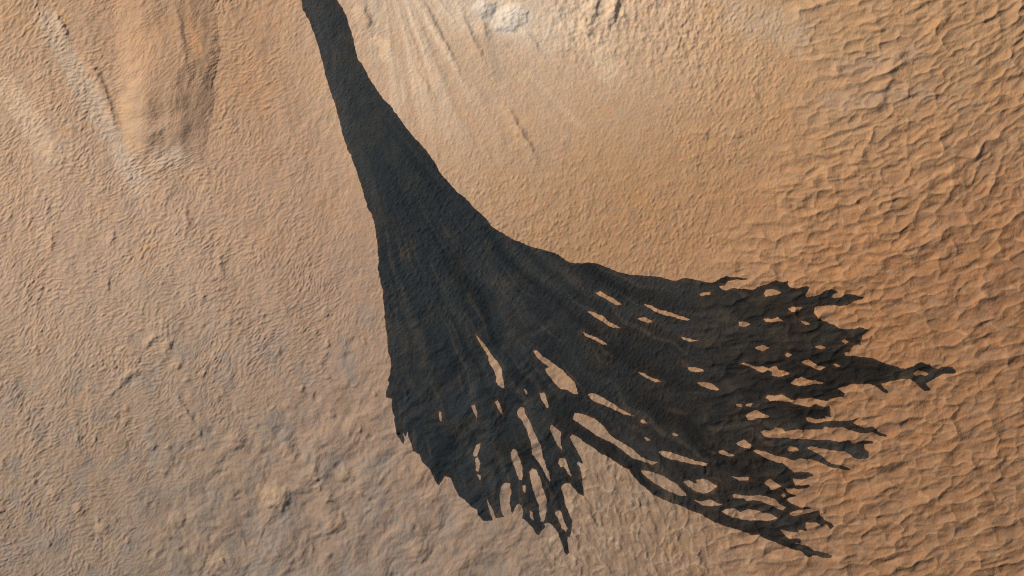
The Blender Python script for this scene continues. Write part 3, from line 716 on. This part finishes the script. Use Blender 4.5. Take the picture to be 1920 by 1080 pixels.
# ------------------------------------------------------------------ hills and knolls that stand out one by one
def mound(name, label, category, sdf, height, colour=None, amount=0.6, group=None):
    """a rise of the ground with its own foot: height(metres) over the sheet, zero at the foot"""
    col = TINT
    if colour is not None:
        k = (amount * ss(0.0, 0.6, np.clip(-sdf, 0, 1)))[..., None].astype(F)
        col = (tint + k * (lin(colour).astype(F) * F(ALB) * CAL - tint)).reshape(-1, 3)
    me = clip_patch(name, sdf, -0.03, col, MAT_DUST, skirt=0.6, zmod=height)
    o = link(name, me, label=label, category=category)
    if group: o["group"] = group
    return o

def knoll(name, label, cu, cv, ru, rv, tilt, h, colour=None, amount=0.6, skew=0.0, rough=0.0, group=None, category="knoll"):
    m = (np.abs(u - cu) < 3 * max(ru, rv)) & (np.abs(v - cv) < 3 * max(ru, rv))
    c, s_ = math.cos(math.radians(tilt)), math.sin(math.radians(tilt))
    a = ((u - cu) * c - (v - cv) * s_) / ru; b = ((u - cu) * s_ + (v - cv) * c) / rv
    r = np.hypot(a, b) * (1 + 0.30 * perlin(u / 18, v / 18, int(cu) % 90 + 1) + 0.05 * perlin(u / 7, v / 7, int(cv) % 90))
    r = np.where(m, r, 9)
    q = np.clip(1 - r * r, 0, 1)
    hh = 0.85 * h * q ** 1.5 * (1 + skew * np.clip(a, -1, 1)) + rough * q * fbm(u / 8, v / 8, 171, 2)
    return mound(name, label, category, np.clip(r - 1, -1, 1), hh, colour, amount, group)

lx = np.interp(v, [-80, 0, 100, 200, 300, 345], [165, 196, 212, 218, 236, 262]).astype(F) + 5 * perlin(u / 25, v / 25, 181)
rx = np.interp(v, [-80, 0, 90, 140, 200, 250, 290, 345], [416, 408, 409, 406, 401, 392, 382, 345]).astype(F) + 3 * perlin(u / 14, v / 14, 183) + 9 * perlin(u / 200, v / 55, 184)
tq = (u - lx) / (rx - lx)
end = np.maximum(v + 0.0 * u - 338, -95 - v)
spur_sdf = np.clip(np.maximum(np.maximum(-tq, tq - 1), end / 90.0) * 5, -1, 1)
crest = (0.55 + 0.45 * ss(40, 150, v)) * (1 - ss(165, 336, v + 26 * perlin(u / 42, v / 42, 185))) * ss(-95, -40, v)
spur_h = 11.5 * crest * ss(0, 0.36, tq) * (1 - np.clip((tq - 0.36) / 0.64, 0, 1) ** 2.6) + 0.5 * ss(0, 0.2, tq) * (1 - ss(0.8, 1, tq)) * fbm(u / 26, v / 40, 187, 3) * ss(-95, -60, v) * (1 - ss(300, 338, v))
mound("rocky_spur", "broad tan spur with a dark steep right flank in the upper left", "spur", spur_sdf, np.maximum(spur_h, 0), None)

knoll("pale_knoll", "large whitish rounded knoll at the top edge, right of the dark neck", 957, 32, 38, 29, 20, 3.4, (226, 206, 186), 0.55, rough=0.5)
knoll("pale_knoll", "small pale grey knoll beside the large whitish knoll at the top edge", 910, 14, 24, 24, 60, 3.4, (210, 194, 178), 0.45, rough=0.5)
knoll("dust_knoll", "tall knoll with yellowish sunlit side below the left slope, largest of the lower left", 520, 930, 30.0, 33.8, 30, 4.58, (190, 160, 122), 0.22)
knoll("dust_knoll", "low grey knoll at the lower end of the long straight groove", 443, 829, 23.8, 21.2, 40, 3.12)
knoll("dust_knoll", "orange-sided knoll with a dark hollow on its right, near the smooth ground", 541, 847, 21.2, 23.8, 60, 3.33, (182, 142, 108), 0.22)
knoll("dust_knoll", "small solitary knoll left of the dark fan's lowest left spike", 645, 890, 18.8, 21.2, 60, 2.91, (172, 148, 112), 0.22)
knoll("dust_knoll", "orange knoll midway along the bottom, in the smooth muddy ground", 626, 982, 26.2, 23.8, 50, 3.33, (184, 142, 108), 0.22)
knoll("dust_knoll", "tan knoll at the bottom edge below the fan's left side", 786, 1030, 23.8, 28.8, 60, 3.12, (180, 148, 116), 0.22)
knoll("dust_knoll", "warm tan knoll at the bottom edge, left of the smooth muddy ground", 412, 1056, 30.0, 23.8, 30, 3.12, (188, 154, 122), 0.22)
knoll("dust_knoll", "bright peaked knoll with the blackest shadow in the lower left corner area", 193, 990, 16.2, 18.8, 60, 3.54, (186, 148, 112), 0.22)
knoll("dust_knoll", "leftmost small knoll among the ripples of the lower left corner", 102, 926, 13.8, 18.8, 60, 2.5, (178, 142, 108), 0.22)
knoll("dust_knoll", "small knoll in line between the leftmost and the bright peaked knoll", 147, 954, 15.0, 13.8, 40, 2.29, (172, 138, 110), 0.22)
knoll("dust_knoll", "yellowish knoll above the bottom edge, left of the tall knoll", 331, 975, 20.0, 18.8, 50, 2.91, (176, 146, 112), 0.22)
